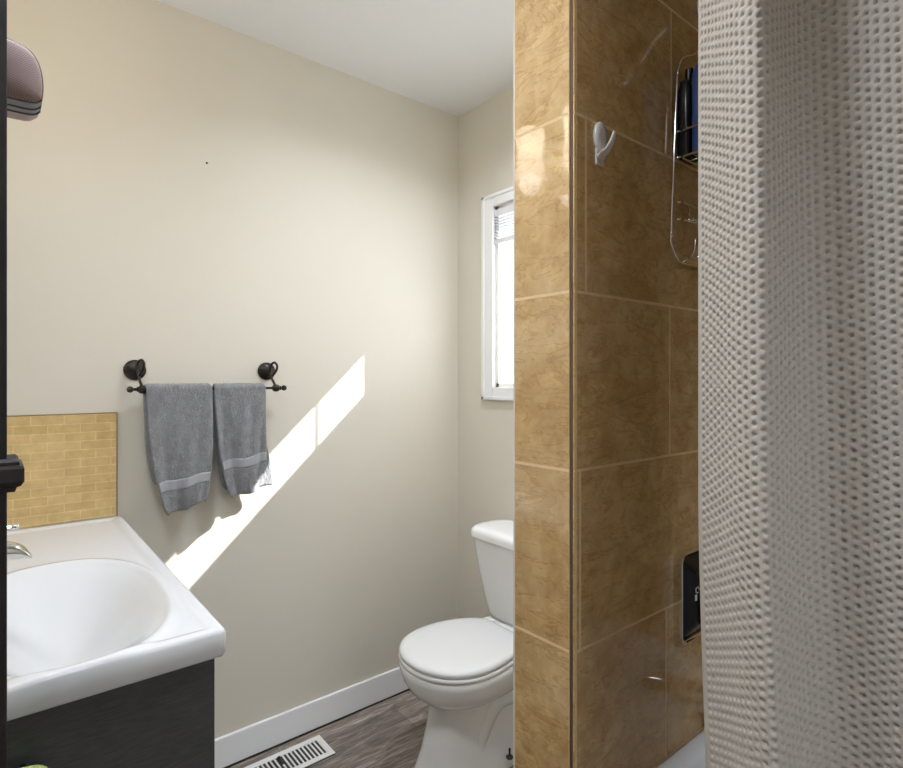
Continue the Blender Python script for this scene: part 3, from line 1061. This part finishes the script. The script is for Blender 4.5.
# ------------------------------------------------------------------ bathtub
TX0, TZ = 0.80, 0.51
tub = thing('bathtub', 'white bathtub along the brown tiled wall behind the curtain', 'bathtub', (1.16, -0.16, 0))
bm = bmesh.new()
def tub_ring(i, z, r=0.09):
    return [(a, b_, z) for a, b_ in round_rect(TX0 + i, XB - 0.001 - i, YE + 0.012 + i, PY0 - 0.0015 - i, max(r - 0 * i, 0.004), 8)]
rings = [tub_ring(0, 0.0, 0.006), tub_ring(0, TZ - 0.012, 0.006), tub_ring(0.004, TZ - 0.003, 0.008), tub_ring(0.012, TZ, 0.012), tub_ring(0.040, TZ - 0.001, 0.06),
         tub_ring(0.052, TZ - 0.008, 0.08), tub_ring(0.060, TZ - 0.03, 0.10), tub_ring(0.085, TZ - 0.25, 0.12), tub_ring(0.11, 0.11, 0.13), tub_ring(0.16, 0.075, 0.12), tub_ring(0.25, 0.07, 0.08)]
loft(bm, rings, cap0=True, cap1=True)
bmesh.ops.recalc_face_normals(bm, faces=bm.faces)
obj('shell', at(tub, bm), M_TUB, tub, smooth=True, angle=60)
bm = bmesh.new()
lathe(bm, [(0.035, 0.0), (0.035, -0.004), (0.02, -0.008), (0.0005, -0.009)], (1.16, PY0 - 0.085, 0.40), 'Y', 24)
bmesh.ops.recalc_face_normals(bm, faces=bm.faces)
obj('overflow_plate', at(tub, bm), M_CHROME, tub, smooth=True)

# ------------------------------------------------------------------ shower fittings on the plumbing wall
CXF = 1.212
sh = thing('shower_fixture', 'chrome shower arm and head high on the brown tiled wall', 'shower', (CXF, PY0, 2.09))
bm = bmesh.new()
lathe(bm, [(0.031, 0.0), (0.031, -0.004), (0.022, -0.010), (0.012, -0.013)], (0, 0, 0), 'Y', 28)
bmesh.ops.recalc_face_normals(bm, faces=bm.faces)
obj('flange', bm, M_CHROME, sh, smooth=True, angle=50)
bm = bmesh.new()
tube(bm, smooth_path([(0, 0, 0), (0, -0.06, 0.004), (0, -0.11, -0.012), (0, -0.145, -0.05)], 8), 0.0105, 14)
obj('arm', bm, M_CHROME, sh, smooth=True)
bm = bmesh.new()
lathe(bm, [(0.012, 0.012), (0.016, 0.0), (0.036, -0.035), (0.038, -0.05), (0.0005, -0.052)], (0, 0, 0), n=28)
bmesh.ops.rotate(bm, verts=bm.verts, cent=(0, 0, 0), matrix=Matrix.Rotation(R(-38), 3, 'X'))
bmesh.ops.translate(bm, verts=bm.verts, vec=(0, -0.150, -0.056))
obj('spray_head', bm, M_CHROME, sh, smooth=True, angle=50)

# wire caddy hung on the shower arm
cd = thing('shower_caddy', 'chrome wire caddy hung on the shower arm against brown tile', 'caddy', (CXF, PY0, 1.52))
HWc = 0.133
yw = -0.0095


def wire(bm, pts, r=0.0027, sub=6, smooth=True):
    tube(bm, smooth_path(pts, sub) if smooth else pts, r, 8)


bm = bmesh.new()
def mir(pts):
    return pts + [(-p[0], p[1], p[2]) for p in reversed(pts) if abs(p[0]) > 1e-6]
loop = mir([(-0.124, yw, 0.385), (-0.130, yw, 0.30), (-0.140, yw, 0.16), (-0.148, yw, 0.055), (-0.145, yw, 0.030), (-0.125, yw, 0.008), (-0.097, yw, 0.0), (0, yw, 0.0)])
wire(bm, loop)
neck = mir([(-0.124, yw, 0.385), (-0.105, yw, 0.425), (-0.05, yw, 0.455), (-0.022, yw, 0.49), (-0.0165, yw, 0.545), (-0.012, yw - 0.008, 0.592), (0, yw - 0.012, 0.599)])
wire(bm, neck)
obj('frame', bm, M_CHROME, cd, smooth=True)
for zr, zb2 in ((0.264, 0.211), (0.119, 0.0845)):
    bm = bmesh.new()
    x0, x1, yb, yf = -HWc + 0.004, HWc - 0.004, -0.020, -0.125
    for z in (zr, zb2):
        pts = [(a, b_, z) for a, b_ in round_rect(x0, x1, yf, yb, 0.012, 4)]
        wire(bm, pts + pts[:1], 0.0024, smooth=False)
    k = -0.095
    while k < 0.1:
        wire(bm, [(k, yb, zr), (k, yb, zb2), (k, yf, zb2), (k, yf, zr)], 0.0014, smooth=False)
        k += 0.019
    for x_ in (-HWc, HWc):
        for z in (zr, zb2):
            wire(bm, [(x_, yw, z), (x_ * 0.97, yb, z)], 0.002, smooth=False)
    obj('basket', bm, M_CHROME, cd, smooth=True)
for k in (-0.085, 0.085):
    bm = bmesh.new()
    wire(bm, [(k - 0.014, yw - 0.026, 0.048), (k - 0.015, yw - 0.024, 0.022), (k - 0.008, yw - 0.012, 0.010), (k, yw - 0.008, 0.014), (k + 0.008, yw - 0.012, 0.010), (k + 0.014, yw - 0.024, 0.020), (k + 0.013, yw - 0.026, 0.040)], 0.0019)
    wire(bm, [(k - 0.02, yw, 0.0), (k, yw - 0.008, 0.014)], 0.0018, smooth=False)
    obj('razor_hook', bm, M_CHROME, cd, smooth=True)


def bottle(name, label, cat, loc, w, d, h, m, capm, group=None):
    b = bmesh.new()
    rings_ = [[(a, c, z) for a, c in round_rect(-w / 2 + i, w / 2 - i, -d / 2 + i, d / 2 - i, min(w, d) * 0.30, 6)] for i, z in ((0.003, 0), (0, 0.004), (0, h * 0.72), (0.002, h * 0.78), (min(w, d) * 0.16, h * 0.84))]
    loft(b, rings_)
    o_ = obj(name, b, m, smooth=True, angle=50, loc=loc)
    tag(o_, label, cat, group)
    b = bmesh.new()
    lathe(b, [(min(w, d) * 0.30, h * 0.84), (min(w, d) * 0.32, h * 0.85), (min(w, d) * 0.30, h)], n=20)
    obj('cap', b, capm, o_, smooth=True, angle=40)
    return o_


zs = 1.52 + 0.211 + 0.0022
bottle('shampoo_bottle', 'black flat bottle in the upper basket of the wire caddy', 'bottle', (1.122, PY0 - 0.0175, zs), 0.058, 0.027, 0.19, M_BLACK, M_BLACK)
bottle('shampoo_bottle', 'blue bottle in the upper basket of the wire caddy', 'bottle', (1.119, PY0 - 0.056, zs), 0.056, 0.044, 0.222, M_BLUE, M_BLACK)

# mixer valve with its square plate
vv = thing('shower_valve', 'square chrome-edged black mixer valve low on the brown tile', 'faucet', (1.182, PY0, 0.823))
def sq(h, r, y):
    return [(a, y, b_) for a, b_ in round_rect(-h, h, -h, h, r, 8)]
bm = bmesh.new()
loft(bm, [sq(0.093, 0.02, 0.0), sq(0.094, 0.02, -0.006), sq(0.094, 0.02, -0.019), sq(0.0915, 0.018, -0.0205), sq(0.0885, 0.016, -0.019), sq(0.085, 0.015, -0.010)])
bmesh.ops.recalc_face_normals(bm, faces=bm.faces)
obj('escutcheon', bm, M_CHROME, vv, smooth=True, angle=50)
bm = bmesh.new()
loft(bm, [sq(0.084, 0.015, -0.0105), sq(0.083, 0.015, -0.014), sq(0.06, 0.012, -0.030), sq(0.055, 0.012, -0.031)])
bmesh.ops.recalc_face_normals(bm, faces=bm.faces)
obj('face', bm, M_BLACK, vv, smooth=True, angle=30)
bm = bmesh.new()
lathe(bm, [(0.034, -0.030), (0.034, -0.05), (0.026, -0.062), (0.0005, -0.064)], (0, 0, 0), 'Y', 28)
box(bm, -0.012, 0.012, -0.062, -0.045, -0.075, 0.0)
bmesh.ops.recalc_face_normals(bm, faces=bm.faces)
obj('handle', bm, M_BLACK, vv, smooth=True, angle=40)
M_MARK = mat('white_print', (0.75, 0.75, 0.75), 0.5)
bm = bmesh.new()
for k in range(2):
    box(bm, -0.0605 + k * 0.004, -0.0585 + k * 0.004, -0.0318, -0.0300, -0.004, 0.008)
wire(bm, [(-0.053 + 0.006 * math.cos(a), -0.0312, 0.017 + 0.006 * math.sin(a)) for a in np.linspace(0, 5.2, 12)], 0.0010, 2)
o = obj('mark', bm, M_MARK, vv)

# tub spout
ts = thing('tub_spout', 'chrome tub spout just above the bathtub rim', 'faucet', (CXF, PY0, 0.57))
bm = bmesh.new()
rings = []
for t in np.linspace(0, 1, 12):
    y = -0.135 * t
    drop = 0.018 * t ** 2.5
    h_, w_ = 0.030 - 0.006 * t, 0.027 - 0.003 * t
    rings.append([(w_ * math.copysign(abs(math.cos(a)) ** 0.8, math.cos(a)), y, h_ * math.copysign(abs(math.sin(a)) ** 0.8, math.sin(a)) - drop) for a in np.linspace(0, 2 * math.pi, 24, endpoint=False)])
loft(bm, rings)
bmesh.ops.recalc_face_normals(bm, faces=bm.faces)
obj('body', bm, M_CHROME, ts, smooth=True, angle=50)
bm = bmesh.new()
lathe(bm, [(0.006, 0.028), (0.004, 0.040), (0.008, 0.046), (0.0005, 0.052)], (0, -0.10, 0), n=16)
obj('diverter_knob', bm, M_CHROME, ts, smooth=True)

# ------------------------------------------------------------------ white hook on the tile
hk = thing('wall_hook', 'small white adhesive hook on the brown shower tile', 'hook', (0.834, PY0, 1.70))
bm = bmesh.new()
loft(bm, [[(0.0175 * k * math.cos(a), y, 0.008 + 0.027 * k * math.sin(a)) for a in np.linspace(0, 2 * math.pi, 32, endpoint=False)] for k, y in ((0.92, 0), (1, -0.002), (1, -0.006), (0.9, -0.0085), (0.5, -0.0095))])
bmesh.ops.recalc_face_normals(bm, faces=bm.faces)
obj('plate', bm, M_HOOK, hk, smooth=True, angle=50)
obj('base', boxes((-0.012, 0.012, -0.005, 0.0, -0.043, -0.012)), M_HOOK, hk, bevel=0.002)
bm = bmesh.new()
pth = smooth_path([(0, -0.004, -0.030), (0, -0.010, -0.0235), (0, -0.020, -0.018), (0, -0.029, -0.006), (0, -0.034, 0.008)], 6)
rings = []
for i, p in enumerate(pth):
    t_ = ((pth[min(i + 1, len(pth) - 1)]) - pth[max(i - 1, 0)]).normalized()
    nn = Vector((1, 0, 0)).cross(t_)
    k = i / (len(pth) - 1)
    ww, hh = 0.0125 - 0.008 * k, 0.0042 - 0.0016 * k
    rings.append([p + Vector((1, 0, 0)) * ww * math.cos(a) + nn * hh * math.sin(a) for a in np.linspace(0, 2 * math.pi, 14, endpoint=False)])
loft(bm, rings)
bmesh.ops.recalc_face_normals(bm, faces=bm.faces)
obj('prong', bm, M_HOOK, hk, smooth=True, angle=60)

# ------------------------------------------------------------------ shower curtain
def curtain():
    polar = [(26.87, .885), (25.49, .833), (24.24, .788), (23.04, .763), (22.07, .757), (21.05, .775), (19.9, .815), (18.8, .845), (17.3, .862), (15.26, .860),
             (13.25, .842), (11.8, .830), (8, .818), (4, .842), (0, .872), (-4, .850), (-7, .82)]
    plan = [(r_ * math.cos(R(a_)), r_ * math.sin(R(a_))) for a_, r_ in polar]
    path = np.array([[p.x, p.y] for p in smooth_path([(a, b_, 0) for a, b_ in plan], 40)])
    seg = np.hypot(*np.diff(path, axis=0).T)
    L = np.concatenate([[0], np.cumsum(seg)])
    NUc, NVc = int(L[-1] / 0.0015), 900
    z0, z1 = 0.545, 2.07
    u = np.linspace(0, L[-1], NUc)
    px = np.interp(u, L, path[:, 0])
    py = np.interp(u, L, path[:, 1])
    tx, ty = np.gradient(px, u), np.gradient(py, u)
    ln = np.hypot(tx, ty)
    nx_, ny_ = ty / ln, -tx / ln          # toward the room
    v = np.linspace(z0, z1, NVc)
    U, Vv = np.meshgrid(u, v, indexing='xy')
    PX_, PY_ = np.tile(px, (NVc, 1)), np.tile(py, (NVc, 1))
    NX, NY = np.tile(nx_, (NVc, 1)), np.tile(ny_, (NVc, 1))
    # the folds drift a little on the way down
    k = (1.82 - Vv)
    shear = np.clip(U / 0.25, 0, 1) ** 0.5
    PY_ = PY_ - 0.018 * k * shear - 0.045 * np.clip(1.1 - Vv, 0, 1) ** 1.4
    PX_ = PX_ + 0.010 * np.sin(Vv * 3.1 + U * 9) * 0.4 * np.clip(U / 0.1, 0, 1)
    # waffle weave: square pillows with a pit at each staggered corner
    a, b_ = 0.0116, 0.0120
    c = U / a
    ci = np.round(c)
    du = (c - ci) * a
    r_ = Vv / b_ + 0.5 * np.mod(ci, 2)
    dv = (r_ - np.round(r_)) * b_
    pit = np.exp(-((du / 0.0023) ** 2 + (dv / 0.0019) ** 2))
    bead = np.exp(-(((du) / 0.0030) ** 2 + ((np.abs(dv) - b_ / 2) / 0.0026) ** 2))
    groove = np.exp(-(dv / 0.0011) ** 2) * 0.22
    H = -0.0065 * pit + 0.0016 * bead - 0.0011 * groove
    hem = np.clip((U - 0.006) / 0.004, 0, 1)
    H = H * hem + 0.0006 * (1 - hem)
    P = np.stack([PX_ + NX * H, PY_ + NY * H, Vv], -1).reshape(-1, 3)
    me = bpy.data.meshes.new('shower_curtain')
    n = NUc * NVc
    idx = np.arange(n).reshape(NVc, NUc)
    q = np.stack([idx[:-1, :-1], idx[:-1, 1:], idx[1:, 1:], idx[1:, :-1]], -1).reshape(-1, 4)
    me.vertices.add(n)
    me.vertices.foreach_set('co', P.astype(np.float32).ravel())
    me.loops.add(q.size)
    me.loops.foreach_set('vertex_index', q.astype(np.int32).ravel())
    me.polygons.add(len(q))
    me.polygons.foreach_set('loop_start', np.arange(0, q.size, 4, dtype=np.int32))
    me.polygons.foreach_set('loop_total', np.full(len(q), 4, dtype=np.int32))
    me.polygons.foreach_set('use_smooth', np.ones(len(q), dtype=bool))
    me.update(calc_edges=True)
    me.validate()
    me.materials.append(M_CURTAIN)
    o = bpy.data.objects.new('shower_curtain', me)
    COL.objects.link(o)
    return tag(o, 'grey beige waffle-weave shower curtain hanging in folds beside the tiled wall', 'curtain')


cur = curtain()
rod = thing('curtain_rod', 'chrome shower curtain rod above the tub', 'rod', (0.765, -0.16, 2.11))
bm = bmesh.new()
tube(bm, [(0, YE + 0.16 + 0.003, 0), (0, PY0 + 0.16 - 0.001, 0)], 0.0125, 18)
obj('rod', bm, M_CHROME, rod, smooth=True, angle=60)
for i, (y, xx) in enumerate(((0.36, 0.757), (0.275, 0.70), (0.19, 0.77), (0.105, 0.788), (0.01, 0.75), (-0.075, 0.79))):
    bm = bmesh.new()
    wire(bm, [(0.016 * math.cos(t), 0, 0.020 * math.sin(t)) for t in np.linspace(0.3, 6.2, 16)], 0.0016, 3)
    o = obj('curtain_ring', bm, M_CHROME, smooth=True, loc=(0.765, y, 2.102))
    tag(o, 'chrome ring on the curtain rod', 'curtain ring', 'rings along the curtain rod')
